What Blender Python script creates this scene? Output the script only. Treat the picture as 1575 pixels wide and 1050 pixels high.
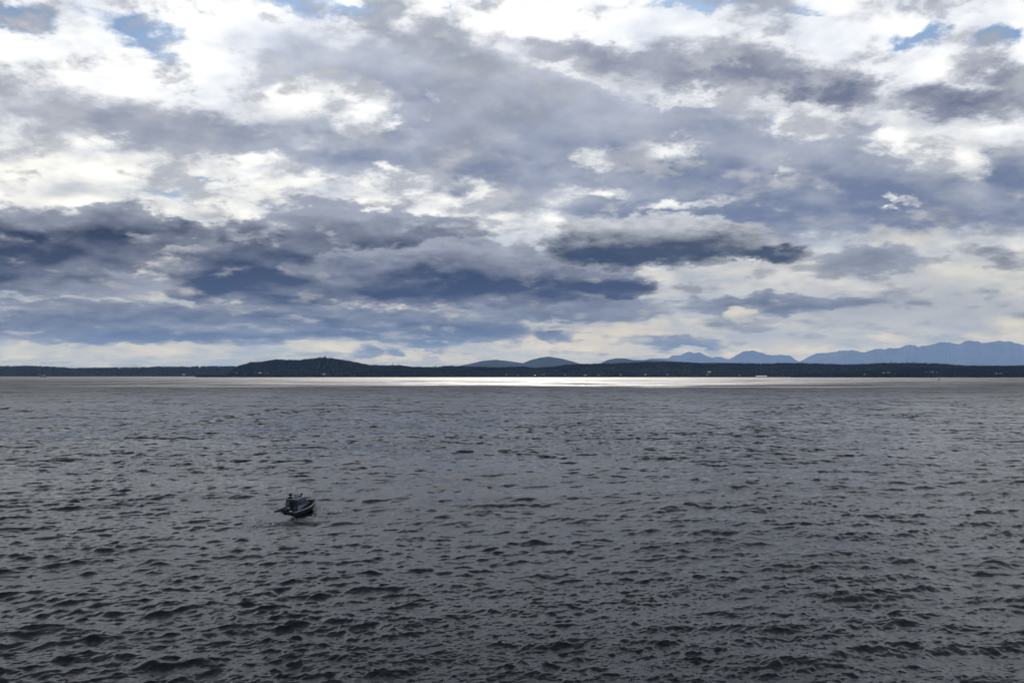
import bpy, bmesh, math, random
import numpy as np
from mathutils import Vector, Matrix

# ------------------------------------------------------------------ clearing
for o in list(bpy.data.objects):
    bpy.data.objects.remove(o, do_unlink=True)
scene = bpy.context.scene
COL = scene.collection
R = math.radians
random.seed(7)
rng = np.random.default_rng(11)

# ------------------------------------------------------------------ camera
CAM_H = 25.0                      # metres above the water
FPX = 1531.25                     # focal length in photograph pixels (35 mm on 36 mm)
PITCH = math.atan((574.6 - 525.0) / FPX)
cam_data = bpy.data.cameras.new("camera")
cam = bpy.data.objects.new("camera", cam_data)
COL.objects.link(cam)
cam.location = (0, 0, CAM_H)
cam.rotation_euler = (math.pi / 2 + PITCH, 0, 0)
cam_data.sensor_width = 36.0
cam_data.lens = 35.0
cam_data.clip_start = 0.5
cam_data.clip_end = 400000.0
scene.camera = cam

def pix_dir(px, py):
    x = (px - 787.5) / FPX
    z = (525.0 - py) / FPX
    c, s = math.cos(PITCH), math.sin(PITCH)
    return Vector((x, c - s * z, s + c * z))

def pix_at(px, py, dist):
    """point on the pixel's line of sight at ground distance dist along +Y"""
    d = pix_dir(px, py)
    return Vector((0, 0, CAM_H)) + d * (dist / d.y)

def pix_water(px, py):
    d = pix_dir(px, py)
    return Vector((0, 0, CAM_H)) + d * (CAM_H / -d.z)

def pix_azel(px, py):
    d = pix_dir(px, py).normalized()
    return math.degrees(math.atan2(d.x, d.y)), math.degrees(math.asin(d.z))

# ------------------------------------------------------------------ light
SUN_EL, SUN_AZ = 38.0, 1.5        # degrees; azimuth from +Y (view direction) towards +X
sun_data = bpy.data.lights.new("sun", 'SUN')
sun_data.energy = 5.0
sun_data.angle = R(0.53)
sun_data.color = (1.0, 0.985, 0.96)
sun = bpy.data.objects.new("sun", sun_data)
COL.objects.link(sun)
sdir = Vector((math.sin(R(SUN_AZ)) * math.cos(R(SUN_EL)), math.cos(R(SUN_AZ)) * math.cos(R(SUN_EL)), math.sin(R(SUN_EL))))
sun.rotation_euler = sdir.to_track_quat('Z', 'Y').to_euler()
sun.location = (0, 0, 300)

scene.view_settings.view_transform = 'Standard'
scene.view_settings.look = 'None'
scene.view_settings.exposure = -0.12
scene.view_settings.gamma = 1.0
scene.view_settings.use_curve_mapping = False
scene.render.engine = 'CYCLES'
scene.cycles.use_denoising = True
scene.cycles.denoiser = 'OPENIMAGEDENOISE'
scene.cycles.denoising_input_passes = 'RGB_ALBEDO_NORMAL'
scene.cycles.denoising_prefilter = 'ACCURATE'
scene.cycles.use_adaptive_sampling = True
scene.cycles.adaptive_threshold = 0.006
scene.cycles.max_bounces = 4
scene.cycles.diffuse_bounces = 2
scene.cycles.glossy_bounces = 2
scene.cycles.volume_bounces = 0
scene.cycles.sample_clamp_indirect = 4.0

# ------------------------------------------------------------------ node helper
class G:
    """tiny expression builder for shader nodes"""
    def __init__(self, tree):
        self.t = tree
    def n(self, kind):
        return self.t.nodes.new(kind)
    def put(self, sock, v):
        if isinstance(v, S):
            self.t.links.new(v.s, sock)
        elif hasattr(v, 'is_output'):
            self.t.links.new(v, sock)
        else:
            sock.default_value = v
    def math(self, op, *a, clamp=False):
        n = self.n('ShaderNodeMath'); n.operation = op; n.use_clamp = clamp
        for i, v in enumerate(a):
            self.put(n.inputs[i], v)
        return S(self, n.outputs[0])
    def vmath(self, op, *a):
        n = self.n('ShaderNodeVectorMath'); n.operation = op
        names = {'SCALE': (0, 3)}.get(op, (0, 1, 2))
        for i, v in zip(names, a):
            self.put(n.inputs[i], v)
        return S(self, n.outputs[1] if op in ('LENGTH', 'DOT_PRODUCT', 'DISTANCE') else n.outputs[0])
    def xyz(self, x, y, z):
        n = self.n('ShaderNodeCombineXYZ')
        for i, v in enumerate((x, y, z)):
            self.put(n.inputs[i], v)
        return S(self, n.outputs[0])
    def sep(self, v):
        n = self.n('ShaderNodeSeparateXYZ'); self.put(n.inputs[0], v)
        return [S(self, o) for o in n.outputs]
    def noise(self, vec, scale=1.0, detail=4.0, rough=0.5, lac=2.0, dist=0.0, color=False):
        n = self.n('ShaderNodeTexNoise'); n.noise_dimensions = '3D'
        self.put(n.inputs['Vector'], vec)
        n.inputs['Scale'].default_value = scale; n.inputs['Detail'].default_value = detail
        n.inputs['Roughness'].default_value = rough; n.inputs['Lacunarity'].default_value = lac
        n.inputs['Distortion'].default_value = dist
        return S(self, n.outputs[1] if color else n.outputs[0])
    def cells(self, vec, scale, detail=2.0, rough=0.5):
        n = self.n('ShaderNodeTexVoronoi'); n.voronoi_dimensions = '3D'; n.feature = 'F1'; n.normalize = True
        self.put(n.inputs['Vector'], vec)
        n.inputs['Scale'].default_value = scale; n.inputs['Detail'].default_value = detail; n.inputs['Roughness'].default_value = rough
        return S(self, n.outputs['Distance'])
    def smooth(self, x, a, b, lo=0.0, hi=1.0, kind='SMOOTHSTEP'):
        n = self.n('ShaderNodeMapRange'); n.interpolation_type = kind
        self.put(n.inputs[0], x)
        for i, v in zip((1, 2, 3, 4), (a, b, lo, hi)):
            self.put(n.inputs[i], v)
        return S(self, n.outputs[0])
    def mix(self, f, a, b):
        n = self.n('ShaderNodeMix'); n.data_type = 'RGBA'
        self.put(n.inputs[0], f)
        for i, v in ((6, a), (7, b)):
            if isinstance(v, (tuple, list)) and len(v) == 3:
                v = (*v, 1)
            self.put(n.inputs[i], v)
        return S(self, n.outputs[2])
    def blob(self, p, c, r, rot=0.0):
        """1 at the centre c, 0 at the rim of an ellipse with radii r"""
        m = self.n('ShaderNodeMapping'); m.vector_type = 'TEXTURE'
        self.put(m.inputs[0], p)
        m.inputs[1].default_value = (c[0], c[1], 0)
        m.inputs[2].default_value = (0, 0, rot)
        m.inputs[3].default_value = (r[0], r[1], 1)
        g = self.n('ShaderNodeTexGradient'); g.gradient_type = 'SPHERICAL'
        self.t.links.new(m.outputs[0], g.inputs[0])
        return S(self, g.outputs[1])

class S:
    def __init__(self, g, s): self.g, self.s = g, s
    def __add__(self, o): return self.g.math('ADD', self, o)
    __radd__ = __add__
    def __sub__(self, o): return self.g.math('SUBTRACT', self, o)
    def __rsub__(self, o): return self.g.math('SUBTRACT', o, self)
    def __mul__(self, o): return self.g.math('MULTIPLY', self, o)
    __rmul__ = __mul__
    def __truediv__(self, o): return self.g.math('DIVIDE', self, o)
    def __rtruediv__(self, o): return self.g.math('DIVIDE', o, self)
    def __pow__(self, o): return self.g.math('POWER', self, o)
    def mad(self, m, a): return self.g.math('MULTIPLY_ADD', self, m, a)
    def max(self, o): return self.g.math('MAXIMUM', self, o)
    def min(self, o): return self.g.math('MINIMUM', self, o)

def srgb(r, g, b):
    def f(c):
        c /= 255.0
        return c / 12.92 if c <= 0.04045 else ((c + 0.055) / 1.055) ** 2.4
    return (f(r), f(g), f(b))

# ------------------------------------------------------------------ sky
world = bpy.data.worlds.new("World")
scene.world = world
world.use_nodes = True
SKY_STRENGTH = 0.1

def build_sky():
    wt = world.node_tree
    wt.nodes.clear()
    g = G(wt)
    out = g.n('ShaderNodeOutputWorld')
    bg = g.n('ShaderNodeBackground')
    bg.inputs[1].default_value = SKY_STRENGTH
    wt.links.new(bg.outputs[0], out.inputs[0])
    sky = g.n('ShaderNodeTexSky'); sky.sky_type = 'NISHITA'; sky.sun_disc = False
    sky.sun_elevation = R(SUN_EL); sky.sun_rotation = R(SUN_AZ)
    tc = g.n('ShaderNodeTexCoord')
    d = g.vmath('NORMALIZE', S(g, tc.outputs['Generated']))
    x, y, z = g.sep(d)
    zc = z.max(0.0)
    az = g.math('ARCTAN2', x, y) * 57.29578
    el = g.math('ARCSINE', z) * 57.29578
    # clouds lie on decks: project the view direction on a flat layer (curving down towards the horizon)
    def deck(off, seed):
        k = 1.0 / (zc + off)
        return g.xyz(x * k, y * k, seed)
    qa = deck(0.30, 3.0)            # heaped cloud
    qb = deck(0.13, 17.0)           # layered cloud
    # ragged outlines: every cloud mass is looked up at a displaced direction
    w1 = g.noise(qa, 5.0, 3.0, 0.5, color=True)
    w2 = g.noise(qa, 15.0, 7.0, 0.66, color=True)
    a1 = g.smooth(el, 0.0, 14.0, 0.5, 2.6, 'LINEAR')
    a2 = g.smooth(el, 0.0, 14.0, 0.8, 3.4, 'LINEAR')
    half = (0.5, 0.5, 0.5)
    off = g.vmath('ADD', g.vmath('SCALE', g.vmath('SUBTRACT', w1, half), a1),
                  g.vmath('SCALE', g.vmath('SUBTRACT', w2, half), a2))
    off = g.vmath('MULTIPLY', off, (1.5, 0.9, 0.0))
    p = g.vmath('ADD', g.xyz(az, el, 0.0), off)
    p_el = g.sep(p)[1]
    K = 57.29578 / FPX

    def field(lst):
        acc = None
        for e in lst:
            cx, cy, rx, ry = e[:4]
            rot = R(-e[4]) if len(e) > 4 else 0.0
            amp = e[5] if len(e) > 5 else 1.0
            b = g.blob(p, pix_azel(cx, cy), (rx * K, ry * K), rot)
            if amp != 1.0:
                b = b * amp
            acc = b if acc is None else g.math('SMOOTH_MAX', acc, b, 0.12)
        return acc

    n_a = g.noise(qa, 7.0, 11.0, 0.60)          # ragged edges
    n_s = g.noise(qa, 5.5, 5.0, 0.48)           # billows, for light and shade
    n_up = g.noise(g.vmath('ADD', qa, (0.004, -0.05, 0.0)), 5.5, 5.0, 0.48)
    relief = (n_s - n_up) * 2.2                  # lit from above
    n_b = g.noise(qb, 2.6, 8.0, 0.55)            # layers
    n_big = g.noise(qb, 0.9, 3.0, 0.5)
    # rounded heads of heaped cloud
    qw = g.vmath('ADD', qa, g.vmath('SCALE', g.vmath('SUBTRACT', w2, half), 0.10))
    head = g.cells(qw, 13.0, 2.5, 0.5)
    e_h = 0.32 - head
    e_a, e_b, e_s = n_a - 0.5, n_b - 0.5, n_s - 0.5
    INV = 1.0 / SKY_STRENGTH

    # --- clear sky
    blue = g.vmath('MULTIPLY', S(g, sky.outputs[0]), (0.50, 0.66, 0.84))
    # --- high white sheet with blue gaps
    gaps = field([(25, 28, 70, 34), (215, 50, 120, 40, 8), (455, 8, 140, 38, 4), (560, 20, 70, 20), (700, -4, 60, 14),
                  (1085, 0, 100, 18), (1405, 52, 70, 30, 5), (1560, 48, 60, 26), (1335, 178, 50, 12), (1562, 200, 60, 15),
                  (285, 296, 150, 24, 0, .7), (300, 268, 70, 16, 0, .7), (935, 460, 110, 9, 0, .8), (1240, 12, 60, 12, 0, .6),
                  (150, -60, 200, 40), (900, -110, 260, 60), (-200, 90, 120, 60), (1800, 80, 160, 60), (-260, 300, 120, 30), (1750, 330, 120, 30)])
    gap = g.smooth(gaps + e_a * 2.2 + e_b * 0.5, 0.18, 0.75)
    high_gap = g.smooth(n_big + e_a * 0.5, 0.60, 0.72) * g.smooth(el, 21.0, 30.0)   # the same broken sheet goes on overhead
    gap = gap.max(high_gap)
    t_el = g.smooth(el, 1.0, 12.0, 0.0, 1.0)
    sheet_lo = g.mix(g.smooth(n_b + e_s * 0.3 + relief * 0.15, 0.36, 0.64), srgb(156, 167, 188), srgb(211, 210, 207))
    sheet_hi = g.mix(g.smooth(n_b * 0.4 + n_s * 0.6 + relief * 0.25, 0.32, 0.60, 0, 1, 'LINEAR'), srgb(198, 205, 220), srgb(255, 255, 255))
    sheet_hi = g.vmath('SCALE', sheet_hi, 1.32)         # sunlit sheet, brighter than the picture can show
    col = g.vmath('SCALE', g.mix(t_el, sheet_lo, sheet_hi), INV)
    col = g.mix(gap, col, blue)

    def cloud(col, blobs, light, dark, y_top, y_bot, lo=0.12, hi=0.42, ka=0.8, kb=0.3, kr=0.5, ks=0.5, kt=0.4, kv=0.7, op=0.97, extra=None, kh=0.0, ke=0.35, rim=0.28, top=1.05):
        """lay one bank of cloud over what is behind it; thick and low parts are dark, thin tops light"""
        f = field(blobs)
        if extra is not None:
            f = f.max(extra)
        sig = f * 1.25 + e_a * ka + e_b * kb + e_h * kh
        m = g.smooth(sig, lo, hi)
        if op < 1:
            m = m * op
        e0, e1 = pix_azel(787, y_top)[1], pix_azel(787, y_bot)[1]
        v = g.smooth(p_el, e0, e1, 0, 1, 'LINEAR')
        sh = v * kv + f * kt - relief * kr - e_s * ks + e_b * ke - e_h * (0.6 * kh)
        c = g.mix(g.smooth(sh, 0.1, top, 0, 1, 'LINEAR'), srgb(*light), srgb(*dark))
        c = g.mix(g.smooth(sig, lo, hi + 0.18, rim, 0.0, 'LINEAR'), c, srgb(230, 233, 240))     # thin edges glow against the light
        return g.mix(m, col, g.vmath('SCALE', c, INV))

    def puffs(col, blobs, shade, bright, ka=1.2, lo=0.16, hi=0.5, op=1.0, kh=0.8, gain=1.3):
        f = field(blobs)
        m = g.smooth(f * 1.2 + e_a * ka + e_h * kh, lo, hi) * op
        lit = g.smooth(relief + e_s * 0.7 + f * 0.35 + e_h * (0.5 * kh), -0.35, 0.55, 0, 1, 'LINEAR')
        return g.mix(m, col, g.vmath('SCALE', g.mix(lit, srgb(*shade), tuple(q * gain for q in srgb(*bright))), INV))

    # --- soft grey middle layer
    far_m = g.smooth(n_big, 0.30, 0.52) * g.smooth(el, 22.5, 28.0) * 0.9
    far_m = far_m.max(g.smooth(n_b, 0.42, 0.62) * g.smooth(g.math('ABSOLUTE', az), 29.0, 40.0) * 0.7)
    col = cloud(col, [(160, 185, 330, 60, 3), (340, 205, 260, 48, 0, .9), (-180, 190, 240, 60), (1760, 180, 200, 90), (1850, 300, 240, 90), (300, -190, 420, 90)],
                (226, 229, 238), (150, 158, 181), 140, 215, 0.1, 0.8, 0.9, 0.5, 0.4, 0.4, 0.4, 0.6, 0.95, far_m)
    col = cloud(col, [(480, 135, 140, 95), (620, 150, 290, 130), (840, 190, 380, 160), (1060, 235, 280, 150), (1150, 200, 120, 110, 40), (1310, 250, 110, 90, 30), (1270, 275, 150, 80, 20), (1370, 295, 190, 75, 15),
                      (1110, 315, 460, 85), (1400, 325, 260, 60), (760, 265, 360, 90), (560, 240, 300, 60, 0, .8), (1560, 280, 110, 100), (1430, 290, 90, 90, 20), (1640, 300, 160, 60)],
                (208, 214, 230), (112, 127, 162), 80, 335, 0.14, 0.60, 1.1, 0.4, 0.45, 0.5, 0.35, 0.75, 0.97, None, 0.0, 0.35, 0.4)
    col = puffs(col, [(900, 100, 160, 22, 12), (1080, 150, 200, 16, 9), (1290, 180, 200, 24, 8), (1500, 205, 160, 30)], (214, 218, 229), (250, 251, 253), 0.5, 0.0, 0.8, 0.75)
    col = cloud(col, [(920, 80, 200, 34, 8), (1110, 108, 270, 55, 8), (1260, 132, 160, 48, 12), (1470, 163, 220, 44, 5, .75), (1560, 108, 110, 28, 0, .7)],
                (206, 210, 222), (108, 117, 147), 70, 150, 0.10, 0.65, 0.6, 0.5, 0.3, 0.35, 0.7, 0.5, 0.95)
    col = cloud(col, [(1330, 478, 400, 60), (1480, 480, 240, 90), (1060, 530, 90, 34), (1250, 530, 200, 26)],
                (204, 206, 212), (148, 158, 180), 420, 550, 0.05, 0.8, 0.7, 0.9, 0.3, 0.4, 0.3, 0.4, 0.88)
    # --- bright heaps
    col = puffs(col, [(70, 285, 190, 100), (180, 255, 110, 50), (20, 240, 120, 50), (150, 310, 150, 40), (250, 330, 160, 40), (350, 320, 110, 50), (430, 290, 130, 40, 0, .8), (300, 250, 140, 22, 0, .8)],
                (190, 197, 212), (255, 254, 250), 1.3, 0.2, 0.75)
    col = puffs(col, [(455, 165, 90, 48), (540, 168, 100, 48, 8), (372, 240, 100, 22), (690, 312, 110, 62), (560, 300, 80, 36), (640, 285, 60, 30), (592, 262, 34, 20), (740, 290, 36, 36), (610, 192, 60, 16, 0, .8),
                      (1020, 232, 85, 30, 0, .9), (915, 238, 45, 24, 0, .8), (1208, 268, 24, 20, 0, .65), (842, 343, 40, 20), (1378, 314, 36, 11, 0, .8), (642, 150, 18, 24, 0, .5), (1225, 182, 60, 40, 35), (1385, 214, 80, 44, 35), (1492, 232, 50, 56), (940, 298, 120, 18, 0, .7), (1050, 308, 110, 18, 0, .7), (1040, 340, 100, 18, 0, .8)],
                (196, 202, 216), (255, 255, 254), 1.7, 0.16, 0.85)
    col = puffs(col, [(1120, 420, 230, 18), (1280, 405, 200, 26, 5), (1500, 420, 170, 28), (1560, 450, 90, 16), (1000, 445, 160, 14), (900, 528, 190, 30), (1400, 365, 150, 24), (1080, 500, 220, 14), (275, 428, 130, 42, -30), (190, 465, 140, 34, 0, .6), (660, 482, 170, 14), (60, 455, 90, 20, 0, .5), (420, 466, 180, 18, 0, .6)],
                (174, 182, 198), (228, 227, 223), 0.9, 0.1, 0.9, 0.85, 0.8, 1.0)
    col = puffs(col, [(930, 525, 240, 44), (1150, 545, 220, 26), (640, 546, 150, 16), (1400, 545, 160, 18)], (204, 201, 194), (236, 226, 203), 0.6, 0.0, 0.9, 0.8, 0.2, 1.0)
    # --- low dark heaped clouds, far to near
    col = cloud(col, [(60, 497, 260, 26), (220, 514, 330, 24), (430, 487, 420, 22), (600, 506, 260, 22), (870, 474, 200, 24), (730, 510, 120, 24), (660, 520, 60, 20), (848, 517, 40, 14, 0, .75), (566, 540, 38, 13, 0, .7), (612, 541, 26, 10, 0, .6),
                      (1170, 468, 190, 18), (1340, 392, 100, 30, 0, .8), (1050, 528, 80, 22, 0, .7), (90, 434, 200, 24), (-300, 500, 300, 34), (130, 470, 220, 14, 0, .7)],
                (150, 158, 178), (38, 50, 72), 445, 515, 0.04, 0.40, 0.8, 0.9, 0.5, 0.6, 0.6, 0.7, 0.96, None, 0.2, 0.9, 0.15, 1.2)
    col = cloud(col, [(490, 350, 115, 66), (400, 378, 105, 56), (565, 365, 160, 62), (650, 360, 120, 40), (370, 425, 90, 46), (318, 446, 62, 26), (450, 425, 220, 58), (600, 430, 200, 40)],
                (160, 167, 187), (36, 48, 72), 315, 400, 0.08, 0.38, 0.75, 0.25, 0.75, 0.75, 0.35, 0.95, 0.98, None, 0.5, 0.5, 0.2, 1.28)
    col = cloud(col, [(-150, 385, 200, 80), (-20, 375, 150, 74), (70, 378, 140, 68), (180, 364, 110, 58), (265, 362, 82, 30), (100, 398, 160, 28), (-320, 410, 220, 70)],
                (160, 167, 187), (30, 40, 62), 325, 405, 0.08, 0.38, 0.75, 0.25, 0.75, 0.75, 0.35, 0.95, 0.98, None, 0.5, 0.5, 0.2, 1.28)
    col = cloud(col, [(620, 415, 200, 42), (740, 404, 180, 46), (860, 420, 150, 44), (720, 444, 300, 34), (930, 442, 100, 24)],
                (160, 167, 187), (34, 45, 68), 372, 440, 0.08, 0.38, 0.7, 0.25, 0.75, 0.75, 0.35, 0.95, 0.98, None, 0.5, 0.5, 0.2, 1.28)
    col = cloud(col, [(905, 370, 105, 42), (1010, 364, 120, 54), (1085, 376, 130, 44), (1175, 388, 90, 24), (960, 390, 150, 30), (1800, 440, 200, 50)],
                (214, 218, 229), (44, 57, 78), 332, 388, 0.14, 0.48, 1.0, 0.3, 0.45, 0.5, 0.35, 0.85, 0.97, None, 0.7, 0.35, 0.45)
    # --- sunlit heads low over the far shore
    col = puffs(col, [(90, 540, 150, 16), (230, 538, 160, 17), (500, 533, 80, 14), (1134, 480, 28, 17), (1560, 510, 80, 28), (1060, 541, 40, 9), (1155, 536, 40, 8), (1245, 541, 40, 8), (1370, 520, 50, 9), (1370, 522, 30, 6)],
                (162, 168, 180), (234, 229, 216), 1.0, 0.12, 0.55, 0.92, 0.5, 1.0)
    col = g.vmath('MULTIPLY', col, (0.98, 1.0, 1.04))
    wt.links.new(col.s, bg.inputs[0])
build_sky()
world.cycles.sampling_method = 'MANUAL'
world.cycles.sample_map_resolution = 512

# ------------------------------------------------------------------ object helpers
def link(name, mesh, mat=None, parent=None, smooth=False):
    o = bpy.data.objects.new(name, mesh)
    COL.objects.link(o)
    if mat is not None:
        if not mesh.materials:
            mesh.materials.append(mat)
    if parent is not None:
        o.parent = parent
    if smooth:
        mesh.polygons.foreach_set('use_smooth', [True] * len(mesh.polygons))
    return o

def tag(o, label=None, category=None, group=None, kind=None):
    for k, v in (('label', label), ('category', category), ('group', group), ('kind', kind)):
        if v:
            o[k] = v
    return o

def grid_mesh(name, P, wrap=False):
    """P: (rows, cols, 3) vertex array -> quad mesh"""
    nr, nc = P.shape[:2]
    me = bpy.data.meshes.new(name)
    idx = np.arange(nr * nc).reshape(nr, nc)
    if wrap:
        idx = np.concatenate([idx, idx[:, :1]], axis=1)
    q = np.stack([idx[:-1, :-1], idx[:-1, 1:], idx[1:, 1:], idx[1:, :-1]], axis=-1).reshape(-1, 4)
    me.vertices.add(nr * nc)
    me.vertices.foreach_set('co', np.ascontiguousarray(P, dtype=np.float32).ravel())
    me.loops.add(q.size)
    me.loops.foreach_set('vertex_index', q.astype(np.int32).ravel())
    me.polygons.add(len(q))
    me.polygons.foreach_set('loop_start', np.arange(0, q.size, 4, dtype=np.int32))
    me.polygons.foreach_set('use_smooth', np.ones(len(q), dtype=bool))
    me.update(calc_edges=True)
    me.validate()
    return me

def material(name):
    m = bpy.data.materials.new(name)
    m.use_nodes = True
    t = m.node_tree
    t.nodes.clear()
    g = G(t)
    out = g.n('ShaderNodeOutputMaterial')
    b = g.n('ShaderNodeBsdfPrincipled')
    t.links.new(b.outputs[0], out.inputs[0])
    return m, g, b, out

# ------------------------------------------------------------------ smooth random fields
def fbm1(x, seed, octaves=5, gain=0.5):
    r = np.random.default_rng(seed)
    v = np.zeros_like(x, dtype=float); a = 1.0; f = 1.0
    for _ in range(octaves):
        n = r.uniform(-1, 1, 4096)
        t = x * f + r.uniform(0, 500)
        i = np.floor(t).astype(int); u = t - i; u = u * u * (3 - 2 * u)
        v += a * (n[i % 4096] * (1 - u) + n[(i + 1) % 4096] * u)
        a *= gain; f *= 2.03
    return v

def fbm2(x, y, seed, octaves=5, gain=0.5):
    r = np.random.default_rng(seed)
    v = np.zeros_like(x, dtype=float); a = 1.0; f = 1.0
    for _ in range(octaves):
        n = r.uniform(-1, 1, (256, 256))
        s = x * f + r.uniform(0, 100); t = y * f + r.uniform(0, 100)
        i = np.floor(s).astype(int); j = np.floor(t).astype(int); u = s - i; w = t - j
        u = u * u * (3 - 2 * u); w = w * w * (3 - 2 * w)
        i %= 256; j %= 256; i2 = (i + 1) % 256; j2 = (j + 1) % 256
        v += a * ((n[i, j] * (1 - u) + n[i2, j] * u) * (1 - w) + (n[i, j2] * (1 - u) + n[i2, j2] * u) * w)
        a *= gain; f *= 2.03
    return v

# ------------------------------------------------------------------ water
WIND = R(280)                       # the chop runs towards the camera, a little to the right
def sea_tile(n, L, lam_lo, lam_hi, rms_slope, spread, seed):
    """height and horizontal displacement of a periodic patch of wind sea"""
    r = np.random.default_rng(seed)
    k1 = np.fft.fftfreq(n, L / n) * 2 * np.pi
    kx, ky = np.meshgrid(k1, k1, indexing='ij')
    k = np.hypot(kx, ky); k[0, 0] = 1e-6
    kp = 2 * np.pi / lam_hi
    amp = np.exp(-0.6 * (kp * 1.15 / k) ** 2) / k ** 1.9
    lam = 2 * np.pi / k
    amp *= (lam > lam_lo) * (lam < lam_hi * 2.2)
    ang = np.arctan2(ky, kx) - WIND
    amp *= np.abs(np.cos(ang / 2)) ** spread + 0.06
    amp[0, 0] = 0
    ph = r.normal(size=(n, n)) + 1j * r.normal(size=(n, n))
    H = amp * ph
    h = np.fft.ifft2(H).real
    sx = np.fft.ifft2(1j * kx * H).real; sy = np.fft.ifft2(1j * ky * H).real
    s = rms_slope / math.sqrt((sx ** 2 + sy ** 2).mean())
    dx = np.fft.ifft2(1j * kx / k * H).real * s
    dy = np.fft.ifft2(1j * ky / k * H).real * s
    return np.stack([dx, dy, h * s], axis=-1).astype(np.float32), L

def sample(tile, x, y):
    T, L = tile
    n = T.shape[0]
    u = (x / L * n) % n; v = (y / L * n) % n
    i = np.floor(u).astype(int); j = np.floor(v).astype(int)
    fu = (u - i)[..., None]; fv = (v - j)[..., None]
    i %= n; j %= n; i2 = (i + 1) % n; j2 = (j + 1) % n
    return (T[i, j] * (1 - fu) * (1 - fv) + T[i2, j] * fu * (1 - fv) + T[i, j2] * (1 - fu) * fv + T[i2, j2] * fu * fv)

WAVE_TILES = [sea_tile(512, 311.0, 5.0, 22.0, 0.095, 8, 1), sea_tile(512, 127.0, 1.4, 5.5, 0.135, 5, 2), sea_tile(512, 47.0, 0.25, 1.6, 0.24, 3.5, 3)]
BOAT = pix_water(436.5, 795.0)
WAVE_FADE = [(6.0, 40.0), (2.5, 9.0), (0.8, 2.5)]

def waves(x, y, dr):
    d = np.zeros(x.shape + (3,), np.float32)
    for k, (t, (a, b)) in enumerate(zip(WAVE_TILES, WAVE_FADE)):
        th = 0.35 * k
        xr = x * math.cos(th) + y * math.sin(th); yr = -x * math.sin(th) + y * math.cos(th)
        s = sample(t, xr, yr)
        dx = s[..., 0] * math.cos(th) - s[..., 1] * math.sin(th); dy = s[..., 0] * math.sin(th) + s[..., 1] * math.cos(th)
        f = np.clip((b - dr) / (b - a), 0, 1)
        f = f * f * (3 - 2 * f)
        patch = fbm2(x / (85 - 15 * k) + 7 * k, y / (120 - 20 * k), 71 + k, 5, 0.55)
        f = f * np.clip(1.0 + (0.4, 0.6, 0.45)[k] * patch, 0.3, 1.8)
        d[..., 0] += dx * f * 1.0; d[..., 1] += dy * f * 1.0; d[..., 2] += s[..., 2] * f
    # the boat's hull and wash flatten the chop around them
    bx, by = x - BOAT.x, y - BOAT.y
    lx = bx * math.sin(R(14)) + by * math.cos(R(14)); ly = bx * math.cos(R(14)) - by * math.sin(R(14))
    calm = np.exp(-((lx - 4.5) / 9.5) ** 4 - (ly / 4.2) ** 2)
    wash = np.exp(-(ly / 2.6) ** 2) * np.clip((-lx + 2) / 4, 0, 1) * np.exp(np.minimum(lx, 0) / 22)
    return d * (1 - 0.75 * np.maximum(calm, 0.7 * wash))[..., None]

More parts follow.
